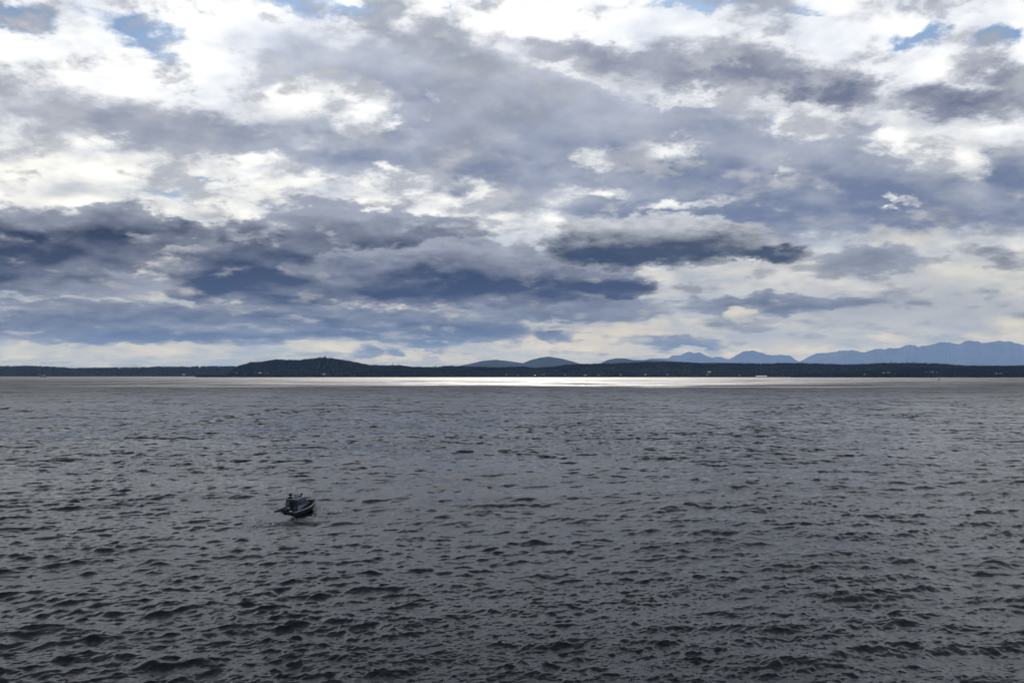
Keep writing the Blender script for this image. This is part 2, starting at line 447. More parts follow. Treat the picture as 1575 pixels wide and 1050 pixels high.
def build_water():
    px = np.concatenate([np.arange(505, 60, -0.62), np.arange(60, 5.0, -0.4)])     # photograph pixels below the horizon
    rr = CAM_H * FPX / px
    rr = np.concatenate([np.linspace(2, rr[0] - 1.5, 22), rr, [9000, 11000, 14000, 19000, 27000, 40000, 58000]])
    fine = np.linspace(-32.5, 32.5, 1160)
    coarse = np.linspace(32.5, 360 - 32.5, 92)[1:-1]
    a = np.radians(np.concatenate([fine, coarse]))
    RR, AA = np.meshgrid(rr, a, indexing='ij')
    x = RR * np.sin(AA); y = RR * np.cos(AA)
    dr = np.gradient(rr)[:, None] * np.ones_like(AA)
    d = waves(x, y, dr)
    d[:, 1160:] *= 0.0
    P = np.stack([x, y, np.zeros_like(x)], -1) + d
    me = grid_mesh('water', P, wrap=True)
    # slopes too short for the mesh live on as roughness
    rgh = np.interp(RR, [40, 90, 160, 300, 700, 1500, 3500], [0.045, 0.05, 0.06, 0.09, 0.17, 0.36, 0.54]).astype(np.float32)
    at = me.attributes.new('short_chop', 'FLOAT', 'POINT'); at.data.foreach_set('value', rgh.ravel())
    m, g, b, out = material('sea_water')
    geo = g.n('ShaderNodeNewGeometry')
    pos = S(g, geo.outputs['Position'])
    ra = g.n('ShaderNodeAttribute'); ra.attribute_name = 'short_chop'
    flat = g.vmath('MULTIPLY', pos, (1.0, 1.0, 0.0))
    gust = g.noise(g.vmath('MULTIPLY', flat, (0.011, 0.02, 0)), 1.0, 4.0, 0.6)
    n1 = g.noise(g.vmath('MULTIPLY', flat, (1.1, 2.5, 0)), 1.0, 4.0, 0.66)
    n2 = g.noise(g.vmath('MULTIPLY', flat, (5.0, 8.5, 0)), 1.0, 3.0, 0.6)
    dist = g.vmath('LENGTH', flat)
    far = g.smooth(dist, 110.0, 480.0)
    hgt = n1 * 0.07 + n2 * 0.015
    bump = g.n('ShaderNodeBump')
    g.put(bump.inputs['Height'], hgt)
    g.put(bump.inputs['Strength'], g.smooth(gust, 0.3, 0.7, 0.45, 1.0))
    bump.inputs['Distance'].default_value = 1.0
    # slopes of the distant chop, too far for the mesh
    s1 = g.noise(g.vmath('MULTIPLY', flat, (0.26, 0.20, 0)), 1.0, 4.0, 0.65, color=True)
    s2 = g.noise(g.vmath('MULTIPLY', flat, (0.03, 0.035, 0)), 1.0, 3.0, 0.6, color=True)
    sl = g.vmath('ADD', g.vmath('SUBTRACT', s1, (0.5, 0.5, 0.5)), g.vmath('SCALE', g.vmath('SUBTRACT', s2, (0.5, 0.5, 0.5)), 0.5))
    sl = g.vmath('MULTIPLY', g.vmath('SCALE', sl, far * g.smooth(gust, 0.3, 0.7, 1.2, 2.2)), (0.7, 1.0, 0.0))
    # steep fronts of the larger waves, facing down wind
    f1 = g.smooth(g.noise(g.vmath('MULTIPLY', flat, (0.16, 0.17, 0)), 1.0, 5.0, 0.65), 0.48, 0.66) * g.smooth(dist, 140.0, 330.0) * g.smooth(dist, 500.0, 900.0, 1.0, 0.0)
    f2 = g.smooth(g.noise(g.vmath('MULTIPLY', flat, (0.08, 0.055, 3.0)), 1.0, 5.0, 0.65), 0.47, 0.66) * g.smooth(dist, 350.0, 800.0) * g.smooth(dist, 1300.0, 2200.0, 1.0, 0.0)
    f3 = g.smooth(g.noise(g.vmath('MULTIPLY', flat, (0.03, 0.016, 7.0)), 1.0, 5.0, 0.65), 0.46, 0.66) * g.smooth(dist, 1000.0, 2000.0)
    fr = (f1 + f2 + f3 * 0.7) * g.smooth(gust, 0.35, 0.65, 0.5, 1.25)
    sl = g.vmath('ADD', sl, g.vmath('SCALE', (0.07, -0.36, 0.0), fr))
    nrm = g.vmath('NORMALIZE', g.vmath('ADD', S(g, bump.outputs[0]), sl))
    g.t.links.new(nrm.s, b.inputs['Normal'])
    b.inputs['Base Color'].default_value = (0.003, 0.006, 0.009, 1)
    b.inputs['IOR'].default_value = 1.333
    g.put(b.inputs['Roughness'], S(g, ra.outputs['Fac']) * g.smooth(gust, 0.3, 0.7, 0.85, 1.15))
    o = link('water', me, m)
    tag(o, 'dark grey choppy sea water stretching to the far shore', kind='structure')
    return o
build_water()

# ------------------------------------------------------------------ far shores and mountains
def land_material(name, c1, c2, scale, rough=0.95):
    m, g, b, out = material(name)
    geo = g.n('ShaderNodeNewGeometry')
    n = g.noise(S(g, geo.outputs['Position']), scale, 6.0, 0.6)
    g.t.nodes.remove(b)
    df = g.n('ShaderNodeBsdfDiffuse')
    g.put(df.inputs[0], g.mix(g.smooth(n, 0.38, 0.62), c1, c2))
    g.t.links.new(df.outputs[0], out.inputs[0])
    return m

def build_land(name, prof, shore, ridge, back, mat, label, tree_h=0.0, rough=0.10, ncol=500, nrow=26, seed=1, rnd=0.0, jag=0.0):
    """a stretch of land whose skyline follows prof (photograph pixels) at the ridge's distance"""
    xs = np.array([q[0] for q in prof], float); ys = np.array([q[1] for q in prof], float)
    cols = np.linspace(xs[0], xs[-1], ncol)
    py = np.interp(cols, xs, ys)
    dirs = [pix_dir(cx, cy) for cx, cy in zip(cols, py)]
    tx = np.array([d.x / d.y for d in dirs]); tz = np.array([d.z / d.y for d in dirs])
    sh = np.interp(cols, [q[0] for q in shore], [q[1] for q in shore])
    rg = np.interp(cols, [q[0] for q in ridge], [q[1] for q in ridge])
    H = np.maximum(CAM_H + rg * tz - tree_h, 2.0)
    if rnd:
        H = H * (1 + rnd * fbm1(cols * 0.06, seed + 50))
    t = np.concatenate([np.linspace(-0.02, 1, nrow), 1 + np.linspace(0, 1, 9)[1:]])
    T = t[:, None] * np.ones_like(H)
    Y = np.where(T <= 1, sh + (rg - sh) * T, rg + back * (T - 1))
    X = Y * tx
    s = np.clip(T, 0, 1)
    e = 1.25 if tree_h else 1.9
    if jag:
        H = H * (1 + jag * fbm1(cols * 0.11, seed + 90, 5, 0.6))
    front = 0.06 * np.minimum(s / 0.04, 1) + 0.94 * ((s ** 1.3) if jag else (s ** e) * (1 + e - e * s))
    shape = np.where(T <= 1, front, np.cos((T - 1) * math.pi / 2))
    n = fbm2(X / (0.12 * (rg.mean() - sh.mean() + 800)), Y / (0.12 * (rg.mean() - sh.mean() + 800)), seed, 5)
    Z = H * shape * (1 + rough * n * np.where(T < 1, np.sin(np.clip(T, 0, 1) * math.pi), 0))
    Z = np.where(T < 0, -3.0, Z)
    Z[-1, :] = -3.0
    Z[:, 0] *= 0.02; Z[:, -1] *= 0.02
    P = np.stack([X, Y, Z], -1)
    o = link(name, grid_mesh(name, P), mat)
    tag(o, label, kind='structure')
    return P, o

M_FOREST_FLOOR = land_material('forest_floor', (0.010, 0.015, 0.011), (0.018, 0.024, 0.017), 0.004)
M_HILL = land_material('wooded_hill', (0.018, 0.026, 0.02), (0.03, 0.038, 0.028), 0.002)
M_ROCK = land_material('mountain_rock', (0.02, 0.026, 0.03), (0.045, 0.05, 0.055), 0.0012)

main_prof = [(300, 578), (347, 576.5), (356, 570), (370, 561), (386, 557), (400, 556.5), (424, 553), (445, 554), (462, 553.5), (477, 551), (499, 549), (518, 551.5), (543, 556), (568, 561), (594, 561.7), (612, 561),
             (632, 564), (665, 565.5), (695, 563.5), (721, 564), (764, 565), (802, 563), (822, 565.5), (858, 563.5), (870, 561), (908, 560.5), (947, 559), (985, 557), (1010, 556.4), (1040, 557), (1080, 558.4),
             (1114, 559), (1171, 559.6), (1209, 558.5), (1238, 558.5), (1267, 559.6), (1300, 561), (1332, 561), (1357, 559), (1408, 559), (1446, 560), (1481, 561.5), (1513, 562.5), (1575, 562.3), (1680, 562), (1800, 565), (1950, 563), (2100, 570)]
left_prof = [(-420, 571), (-250, 566), (-120, 563), (0, 563), (45, 562), (80, 563.5), (110, 566), (150, 565.5), (200, 564.5), (280, 564), (370, 563), (450, 566), (520, 572)]
near_prof = [(1215, 579), (1240, 574), (1262, 572), (1290, 572.5), (1330, 570), (1360, 569.5), (1390, 567), (1430, 565), (1470, 566), (1500, 564), (1575, 563.5), (1700, 564), (1900, 568), (2050, 575)]
P_MAIN, _ = build_land('island_hills', main_prof, [(300, 7050), (2100, 7050)], [(300, 7500), (480, 8000), (700, 7900), (2100, 8300)], 1500, M_FOREST_FLOOR,
                       'dark blue wooded island with one high rounded hill across the water', tree_h=15, ncol=700, seed=3)
P_LEFT, _ = build_land('far_shore', left_prof, [(-420, 9000), (520, 9000)], [(-420, 9900), (520, 9900)], 1500, M_FOREST_FLOOR,
                       'low wooded shore behind the left foot of the high hill', tree_h=15, ncol=350, seed=5)
P_NEAR, _ = build_land('wooded_point', near_prof, [(1215, 6750), (1300, 6650), (2050, 6500)], [(1215, 6900), (1500, 7000), (2050, 7000)], 600, M_FOREST_FLOOR,
                       'darker wooded point in front of the island at right', tree_h=16, ncol=350, seed=7)
hill_prof = [(640, 574), (690, 566), (709, 562), (726, 558.4), (743, 554.6), (764, 552.8), (781, 555), (804, 558.4), (817, 553.3), (832, 549.5), (847, 548.8), (865, 551.6), (883, 556), (896, 560.4), (908, 561.5), (921, 559.7), (934, 553.8),
             (949, 551.6), (962, 551.3), (974, 554), (982, 554), (1002, 552.8), (1018, 554), (1048, 556), (1075, 558), (1107, 557), (1130, 558.5), (1170, 562), (1220, 570)]
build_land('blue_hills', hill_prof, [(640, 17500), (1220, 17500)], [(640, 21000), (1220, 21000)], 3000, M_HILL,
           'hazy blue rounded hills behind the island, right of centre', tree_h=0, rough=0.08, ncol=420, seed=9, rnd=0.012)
ol1 = [(940, 572), (985, 556), (1000, 551.5), (1028, 551), (1034, 547), (1048, 545.7), (1061, 540), (1068, 541.8), (1076, 541.3), (1086, 546.7), (1095, 550.5), (1107, 548), (1122, 552.3), (1133, 544.8), (1147, 539), (1160, 538.7), (1175, 543.8), (1190, 547),
       (1202, 546), (1215, 546), (1228, 556.2), (1245, 566), (1260, 572)]
ol2 = [(1195, 572), (1215, 560), (1232, 554.7), (1255, 543.8), (1276, 542), (1300, 538), (1318, 540), (1340, 545), (1380, 556), (1420, 570)]
ol3 = [(1225, 572), (1250, 557), (1275, 549.5), (1307, 542), (1328, 540.6), (1347, 536.6), (1361, 537.5), (1370, 535), (1382, 536), (1393, 531.4), (1408, 530.9), (1412, 533), (1425, 532.4), (1443, 526.7), (1465, 526.3), (1475, 528.6), (1492, 524.8),
       (1515, 526.7), (1542, 524.8), (1551, 524.8), (1559, 527.6), (1575, 530), (1610, 527), (1650, 534), (1700, 531), (1760, 542), (1830, 556), (1880, 572)]
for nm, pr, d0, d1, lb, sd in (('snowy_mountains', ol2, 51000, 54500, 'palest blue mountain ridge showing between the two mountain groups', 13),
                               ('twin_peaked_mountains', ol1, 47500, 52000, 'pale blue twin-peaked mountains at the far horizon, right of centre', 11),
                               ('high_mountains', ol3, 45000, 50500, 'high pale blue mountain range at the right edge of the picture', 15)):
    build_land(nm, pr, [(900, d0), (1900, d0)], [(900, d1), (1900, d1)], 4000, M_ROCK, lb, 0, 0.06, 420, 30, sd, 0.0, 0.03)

# ------------------------------------------------------------------ woods
m_con = land_material('conifer_needles', (0.010, 0.017, 0.011), (0.022, 0.030, 0.019), 0.03)
m_bark, g_, b_, _o = material('conifer_bark')
b_.inputs['Base Color'].default_value = (0.05, 0.04, 0.03, 1)
b_.inputs['Roughness'].default_value = 0.9

def conifer_template(seed, sides=5):
    r = random.Random(seed)
    v, f = [], []
    for (z0, z1, rad) in ((0.08, 0.62, 0.20), (0.42, 1.0, 0.13)):
        k = len(v)
        a0 = r.random() * 6
        for i in range(sides):
            a = a0 + i * 2 * math.pi / sides
            q = rad * r.uniform(0.75, 1.2)
            v.append((math.cos(a) * q, math.sin(a) * q, z0 + r.uniform(-0.03, 0.03)))
        v.append((r.uniform(-.01, .01), r.uniform(-.01, .01), z1))
        f += [(k + i, k + (i + 1) % sides, k + sides) for i in range(sides)]
    return np.array(v), np.array(f)

def forest(name, P, n, seed, label, hmin=10, hmax=24, crest=0.45):
    r = np.random.default_rng(seed)
    nr, nc = P.shape[:2]
    ridge_row = int(np.argmax(P[:, nc // 2, 2]))
    k = int(n * crest)
    row = np.concatenate([r.normal(ridge_row - 0.6, 1.1, k), r.uniform(0.8, ridge_row + 1.0, n - k)])
    row = np.clip(row, 0.7, nr - 1.1)
    colf = r.uniform(1, nc - 2.01, n)
    i = np.floor(row).astype(int); j = np.floor(colf).astype(int)
    u = (row - i)[:, None]; w = (colf - j)[:, None]
    pos = (P[i, j] * (1 - u) + P[i + 1, j] * u) * (1 - w) + (P[i, j + 1] * (1 - u) + P[i + 1, j + 1] * u) * w
    dens = fbm2(pos[:, 0] / 300, pos[:, 1] / 300, seed, 3)
    hh = r.uniform(hmin, hmax, n) * (1 + 0.22 * np.clip(dens, -1, 1)) * np.where(r.random(n) < 0.06, 1.3, 1.0)
    wd = hh * r.uniform(0.8, 1.5, n)
    tmpl = [conifer_template(seed * 10 + q) for q in range(4)]
    V, F, base = [], [], 0
    for q, (tv, tf) in enumerate(tmpl):
        s = np.arange(q, n, 4)
        vv = np.stack([tv[None, :, 0] * wd[s, None] + pos[s, None, 0], tv[None, :, 1] * wd[s, None] + pos[s, None, 1], tv[None, :, 2] * hh[s, None] + pos[s, None, 2] - 1.0], -1)
        ff = tf[None] + (np.arange(len(s)) * len(tv))[:, None, None] + base
        V.append(vv.reshape(-1, 3)); F.append(ff.reshape(-1, 3)); base += len(s) * len(tv)
    V = np.concatenate(V); F = np.concatenate(F)
    me = bpy.data.meshes.new(name)
    me.vertices.add(len(V)); me.vertices.foreach_set('co', V.astype(np.float32).ravel())
    me.loops.add(F.size); me.loops.foreach_set('vertex_index', F.astype(np.int32).ravel())
    me.polygons.add(len(F)); me.polygons.foreach_set('loop_start', np.arange(0, F.size, 3, dtype=np.int32))
    me.update(calc_edges=True)
    o = link(name, me, m_con)
    tag(o, label, kind='stuff')
forest('conifer_forest', P_MAIN, 26000, 21, 'dark conifer forest covering the island hills')
forest('shore_forest', P_LEFT, 9000, 22, 'dark forest along the far left shore')
forest('point_forest', P_NEAR, 9000, 23, 'dark forest on the nearer point at right')

def tall_tree(px, py_top, dist, h, label):
    top = pix_at(px, py_top, dist)
    root = bpy.data.objects.new('tall_conifer', None); COL.objects.link(root)
    root.location = (top.x, top.y, top.z - h)
    tag(root, label, 'tree', 'tall conifers standing above the island skyline')
    bm = bmesh.new()
    bmesh.ops.create_cone(bm, cap_ends=True, segments=6, radius1=0.55, radius2=0.1, depth=h * 0.9, matrix=Matrix.Translation((0, 0, h * 0.45)))
    me = bpy.data.meshes.new('trunk'); bm.to_mesh(me); bm.free(); link('trunk', me, m_bark, root)
    v, f = [], []
    r = random.Random(int(px))
    for k in range(7):
        z = h * (0.25 + 0.1 * k); rad = (1 - k / 7.5) * h * 0.17 * r.uniform(0.8, 1.2); b0 = len(v)
        for i in range(7):
            a = i * 2 * math.pi / 7 + r.random() * 0.5; q = rad * r.uniform(0.7, 1.15)
            v.append((math.cos(a) * q, math.sin(a) * q, z - h * 0.03 * r.random()))
        v.append((0, 0, z + h * 0.16))
        f += [(b0 + i, b0 + (i + 1) % 7, b0 + 7) for i in range(7)]
    me = bpy.data.meshes.new('crown'); me.from_pydata(v, [], f); link('crown', me, m_con, root)
for (px, py, lb) in ((385, 553.6, 'tall conifer on the shoulder at the left end of the high hill'), (500, 546.6, 'tall conifer on the very top of the high rounded hill'),
                     (603.5, 557.6, 'tallest lone conifer on the saddle right of the high hill'), (613, 558, 'shorter tall conifer just right of the tallest lone one'),
                     (804, 560.2, 'tall conifer on the low skyline below the dip between two blue hills'), (1357, 556.4, 'tall conifer on the island skyline above the wooded point')):
    tall_tree(px, py, 7750, 30, lb)

# ------------------------------------------------------------------ buildings on the far shore
def flat_mat(name, c, rough=0.6, metal=0.0, spec=0.5, var=0.12, scale=1.5):
    m, g, b, out = material(name)
    tcn = g.n('ShaderNodeTexCoord')
    n = g.noise(S(g, tcn.outputs['Object']), scale, 5.0, 0.6)
    lo = tuple(max(q * (1 - var), 0) for q in c); hi = tuple(min(q * (1 + var), 1) for q in c)
    g.put(b.inputs['Base Color'], g.mix(n, lo, hi))
    g.put(b.inputs['Roughness'], g.smooth(n, 0.3, 0.7, max(rough - 0.08, 0.02), min(rough + 0.08, 1)))
    b.inputs['Metallic'].default_value = metal
    b.inputs['Specular IOR Level'].default_value = spec
    return m
M_WHITE = flat_mat('white_paint', (0.78, 0.78, 0.76), 0.5)
M_PALE = flat_mat('pale_siding', (0.22, 0.22, 0.22), 0.7)
M_HOUSE = flat_mat('off_white_siding', (0.32, 0.32, 0.31), 0.7)
M_TAN = flat_mat('tan_siding', (0.22, 0.2, 0.17), 0.7)
M_ROOF = flat_mat('grey_shingle', (0.16, 0.16, 0.17), 0.8)
M_METALROOF = flat_mat('pale_metal_roof', (0.5, 0.52, 0.54), 0.4)
M_GLASS = flat_mat('dark_glass', (0.012, 0.016, 0.022), 0.08, spec=0.6, var=0.3)
M_WOOD = flat_mat('weathered_timber', (0.2, 0.18, 0.16), 0.8)

def add_box(bm, x0, x1, y0, y1, z0, z1, mat=None):
    r = bmesh.ops.create_cube(bm, size=1.0)
    bmesh.ops.scale(bm, vec=(x1 - x0, y1 - y0, z1 - z0), verts=r['verts'])
    bmesh.ops.translate(bm, vec=((x0 + x1) / 2, (y0 + y1) / 2, (z0 + z1) / 2), verts=r['verts'])
    if mat is not None:
        bmesh.ops.transform(bm, matrix=mat, verts=r['verts'])
    return r['verts']

def add_tube(bm, pts, r, seg=6, closed=False):
    pts = [Vector(q) for q in pts]
    rings = []
    for i, q in enumerate(pts):
        a = pts[i - 1] if i > 0 else q; b = pts[i + 1] if i < len(pts) - 1 else q
        d = (b - a).normalized()
        u = d.orthogonal().normalized() if abs(d.z) < 0.95 else Vector((1, 0, 0))
        u = (u - d * u.dot(d)).normalized(); w = d.cross(u)
        rad = r[i] if isinstance(r, (list, tuple)) else r
        rings.append([bm.verts.new(q + (u * math.cos(t) + w * math.sin(t)) * rad) for t in [k * 2 * math.pi / seg for k in range(seg)]])
    for a, b in zip(rings[:-1], rings[1:]):
        for k in range(seg):
            bm.faces.new((a[k], a[(k + 1) % seg], b[(k + 1) % seg], b[k]))
    bm.faces.new(rings[0][::-1]); bm.faces.new(rings[-1])

def obj(name, bm, mat, parent=None, smooth=False, bevel=0.0):
    if bevel:
        bmesh.ops.bevel(bm, geom=bm.edges[:], offset=bevel, segments=2, affect='EDGES')
    bmesh.ops.recalc_face_normals(bm, faces=bm.faces[:])
    me = bpy.data.meshes.new(name); bm.to_mesh(me); bm.free()
    return link(name, me, mat, parent, smooth)

def empty(name, loc, rz=0.0):
    o = bpy.data.objects.new(name, None); COL.objects.link(o)
    o.location = loc; o.rotation_euler = (0, 0, rz)
    return o

def land_point(P, px, py):
    """first point of the land P seen through a photograph pixel"""
    nc = P.shape[1]
    d = pix_dir(px, py); t = d.x / d.y; tz = d.z / d.y
    tx = P[4, :, 0] / P[4, :, 1]
    j = int(np.clip(np.argmin(np.abs(tx - t)), 1, nc - 2))
    col = P[:, j]
    hz = CAM_H + col[:, 1] * tz
    for i in range(1, len(col)):
        if col[i, 2] >= hz[i] and col[i, 2] > 1.0:
            return Vector(col[i])
    return Vector(col[2])

def house(P, px, py, w, mat, label, group, k):
    q = land_point(P, px, py)
    r = random.Random(k)
    d, h = w * r.uniform(0.6, 0.9), r.uniform(5.5, 8.5)
    root = empty('shore_house', (q.x, q.y - 4, q.z - 1.0), r.uniform(-0.4, 0.4))
    tag(root, label, 'house', group)
    bm = bmesh.new(); add_box(bm, -w / 2, w / 2, -d / 2, d / 2, -3, h); obj('wall', bm, mat, root)
    bm = bmesh.new()
    o = 0.6; rz = h + d * 0.32
    v = [bm.verts.new(c) for c in ((-w/2-o, -d/2-o, h-0.2), (w/2+o, -d/2-o, h-0.2), (w/2+o, d/2+o, h-0.2), (-w/2-o, d/2+o, h-0.2), (-w/2-o, 0, rz), (w/2+o, 0, rz))]
    for fc in ((0, 1, 5, 4), (2, 3, 4, 5), (1, 2, 5), (3, 0, 4), (3, 2, 1, 0)):
        bm.faces.new([v[i] for i in fc])
    obj('roof', bm, M_ROOF if k % 3 else M_METALROOF, root)
    for s in range(3):
        x = -w * 0.32 + s * w * 0.32
        bm = bmesh.new(); add_box(bm, x - 0.9, x + 0.9, -d / 2 - 0.05, -d / 2 + 0.1, h * 0.45, h * 0.45 + 1.8); obj('window', bm, M_GLASS, root)

ORD = ['first', 'second', 'third', 'fourth', 'fifth', 'sixth', 'seventh', 'eighth', 'ninth', 'tenth', 'eleventh', 'twelfth']
clusters = [
    (P_LEFT, 'the far left shore, left of the high hill', 'houses on the far left shore', [(284, 577.8, 22), (312, 577.3, 16), (329, 577.5, 14)]),
    (P_MAIN, 'the left foot of the high hill', 'houses at the foot of the high hill', [(365, 575.6, 22), (376, 575.8, 12), (393, 575.4, 15), (400, 575, 20), (407, 575.6, 14), (414, 575.8, 15), (497, 578, 18)]),
    (P_MAIN, 'the shoreline below the blue hills', 'houses along the shore below the blue hills', [(778, 578.2, 16), (797, 578.5, 12), (822, 578.8, 13), (835, 578, 20), (868, 578.4, 14), (901, 578.2, 16), (921, 578.6, 18), (954, 578.3, 16), (994, 578.3, 14), (1027, 578.6, 16)]),
    (P_MAIN, 'the shore left of the long white building', 'houses left of the long white building', [(1087, 578.6, 18), (1091, 573.8, 22), (1136, 578.6, 14)]),
    (P_NEAR, 'the wooded point at right', 'houses on the wooded point', [(1329, 577.2, 16), (1359, 575.4, 16), (1365, 574.8, 20), (1425, 573.4, 16), (1433, 573.6, 14), (1439, 573.2, 14), (1532, 575.2, 18), (1538, 575.2, 14)]),
]
kk = 0
for P, where, grp, lst in clusters:
    for i, (px, py, w) in enumerate(lst):
        mt = (M_HOUSE, M_PALE, M_TAN)[kk % 3] if i % 2 else (M_PALE, M_HOUSE)[kk % 2]
        house(P, px, py, w, mt, f'{ORD[i]} small house from left on {where}', grp, kk); kk += 1

# long white building and pier
q = pix_at(1171.3, 579.0, 7040)
root = empty('waterfront_building', (q.x, 7045, 0))
tag(root, 'long low white building at the water edge of the island', 'building')
bm = bmesh.new(); add_box(bm, -38, 38, -9, 9, -1, 8.0); obj('wall', bm, M_WHITE, root)
bm = bmesh.new()
v = [bm.verts.new(c) for c in ((-39, -10, 7.9), (39, -10, 7.9), (39, 10, 7.9), (-39, 10, 7.9), (-39, 0, 11.4), (39, 0, 11.4))]
for fc in ((0, 1, 5, 4), (2, 3, 4, 5), (1, 2, 5), (3, 0, 4), (3, 2, 1, 0)):
    bm.faces.new([v[i] for i in fc])
obj('roof', bm, M_METALROOF, root)
for k in range(9):
    x = -34 + k * 8.5
    bm = bmesh.new(); add_box(bm, x - 2, x + 2, -9.15, -8.9, 2.4, 5.2); obj('window', bm, M_GLASS, root)
root = empty('ferry_pier', ((1214 - 787.5) / FPX * 7000, 7000, 0))
tag(root, 'low grey pier running along the shore between the white building and the docked ferry', 'pier')
bm = bmesh.new(); add_box(bm, -118, 118, -5, 5, 3.4, 4.6); obj('deck', bm, M_WOOD, root)
bm = bmesh.new(); add_box(bm, -118, 118, -5.2, -4.9, 4.6, 5.5); obj('railing', bm, M_PALE, root)
pile = None
for k in range(24):
    for s in (-4, 4):
        if pile is None:
            bm = bmesh.new(); bmesh.ops.create_cone(bm, cap_ends=True, segments=8, radius1=0.6, radius2=0.6, depth=7, matrix=Matrix.Translation((0, 0, 0.4)))
            pile = obj('pile', bm, M_WOOD, root); c = pile
        else:
            c = pile.copy(); COL.objects.link(c); c.parent = root
        c.location = (-115 + k * 10, s, 0)

# ------------------------------------------------------------------ vessels
M_BLACK = flat_mat('black_hull_paint', (0.010, 0.011, 0.013), 0.5, spec=0.25)
M_BLUE = flat_mat('dark_blue_paint', (0.010, 0.024, 0.075), 0.4)
M_ALU = flat_mat('bare_aluminium', (0.24, 0.25, 0.27), 0.42, 0.6)
M_GREY = flat_mat('grey_paint', (0.27, 0.29, 0.35), 0.5)
M_RUBBER = flat_mat('grey_rubber', (0.04, 0.04, 0.045), 0.75, spec=0.25)
M_DECK = flat_mat('deck_nonskid', (0.07, 0.075, 0.08), 0.9)
M_TEAL = flat_mat('teal_tinted_glass', (0.05, 0.2, 0.17), 0.1, spec=0.6)
M_FOAM, g_, b_, _o = material('sea_foam')          # air bubbles: light comes through as well as off them
g_.t.nodes.remove(b_)
_d = g_.n('ShaderNodeBsdfDiffuse'); _t = g_.n('ShaderNodeBsdfTranslucent'); _m = g_.n('ShaderNodeMixShader')
_p = g_.n('ShaderNodeTexCoord')
for _q in (_d, _t):
    g_.put(_q.inputs[0], g_.mix(g_.noise(S(g_, _p.outputs['Object']), 3.0, 4.0), (0.84, 0.86, 0.9), (0.95, 0.95, 0.95)))
_m.inputs[0].default_value = 0.55
g_.t.links.new(_d.outputs[0], _m.inputs[1]); g_.t.links.new(_t.outputs[0], _m.inputs[2]); g_.t.links.new(_m.outputs[0], _o.inputs[0])
M_SHIP = flat_mat('ship_white', (0.42, 0.44, 0.46), 0.5)
M_SAIL = flat_mat('sail_cloth', (0.68, 0.68, 0.66), 0.8)

def hull_mesh(L, B, sheer_stern, sheer_bow, draft, nst=18, nring=9, stern_w=0.92, fine=2.2):
    """bow at +X, stern at 0; returns ring vertices from keel to gunwale, port (+Y) then starboard"""
    stations = []
    for i in range(nst):
        t = i / (nst - 1)
        x = L * t
        w = B / 2 * (stern_w + (1 - stern_w) * min(t / 0.3, 1)) * (1 - max(0, (t - 0.35) / 0.65) ** fine)
        zs = sheer_stern + (sheer_bow - sheer_stern) * t ** 2.0
        zk = -draft * (1 - max(0, (t - 0.55) / 0.45) ** 2 * 1.05)
        if t > 0.97: w = max(w, 0.03)
        pr = []
        for k in range(nring):
            s = k / (nring - 1)
            yy = w * min(1.0, (s * 1.9) ** 0.75) * (0.86 + 0.14 * s) if s < 1 else w
            zz = zk + (zs - zk) * (0.32 * min(s * 2, 1) + 0.68 * max(0, s * 2 - 1))
            rake = 0.55 * max(0, (t - 0.6) / 0.4) ** 2 * (s - 1)
            pr.append((x + rake * 1.5, yy, zz))
        stations.append(pr)
    return stations

def build_hull(stations, bm):
    rows = []
    for pr in stations:
        port = [bm.verts.new(p) for p in pr]
        star = [port[0]] + [bm.verts.new((p[0], -p[1], p[2])) for p in pr[1:]]
        rows.append((port, star))
    for (p0, s0), (p1, s1) in zip(rows[:-1], rows[1:]):
        for k in range(len(p0) - 1):
            bm.faces.new((p0[k], p1[k], p1[k + 1], p0[k + 1]))
            bm.faces.new((s0[k + 1], s1[k + 1], s1[k], s0[k]))
    p, s = rows[0]
    for k in range(len(p) - 1):                     # transom
        if k == 0:
            bm.faces.new((p[0], p[1], s[1]))
        else:
            bm.faces.new((p[k], p[k + 1], s[k + 1], s[k]))
    return rows

def part(name, parent, mat, fn, bevel=0.0, smooth=False):
    bm = bmesh.new(); fn(bm)
    return obj(name, bm, mat, parent, smooth, bevel)

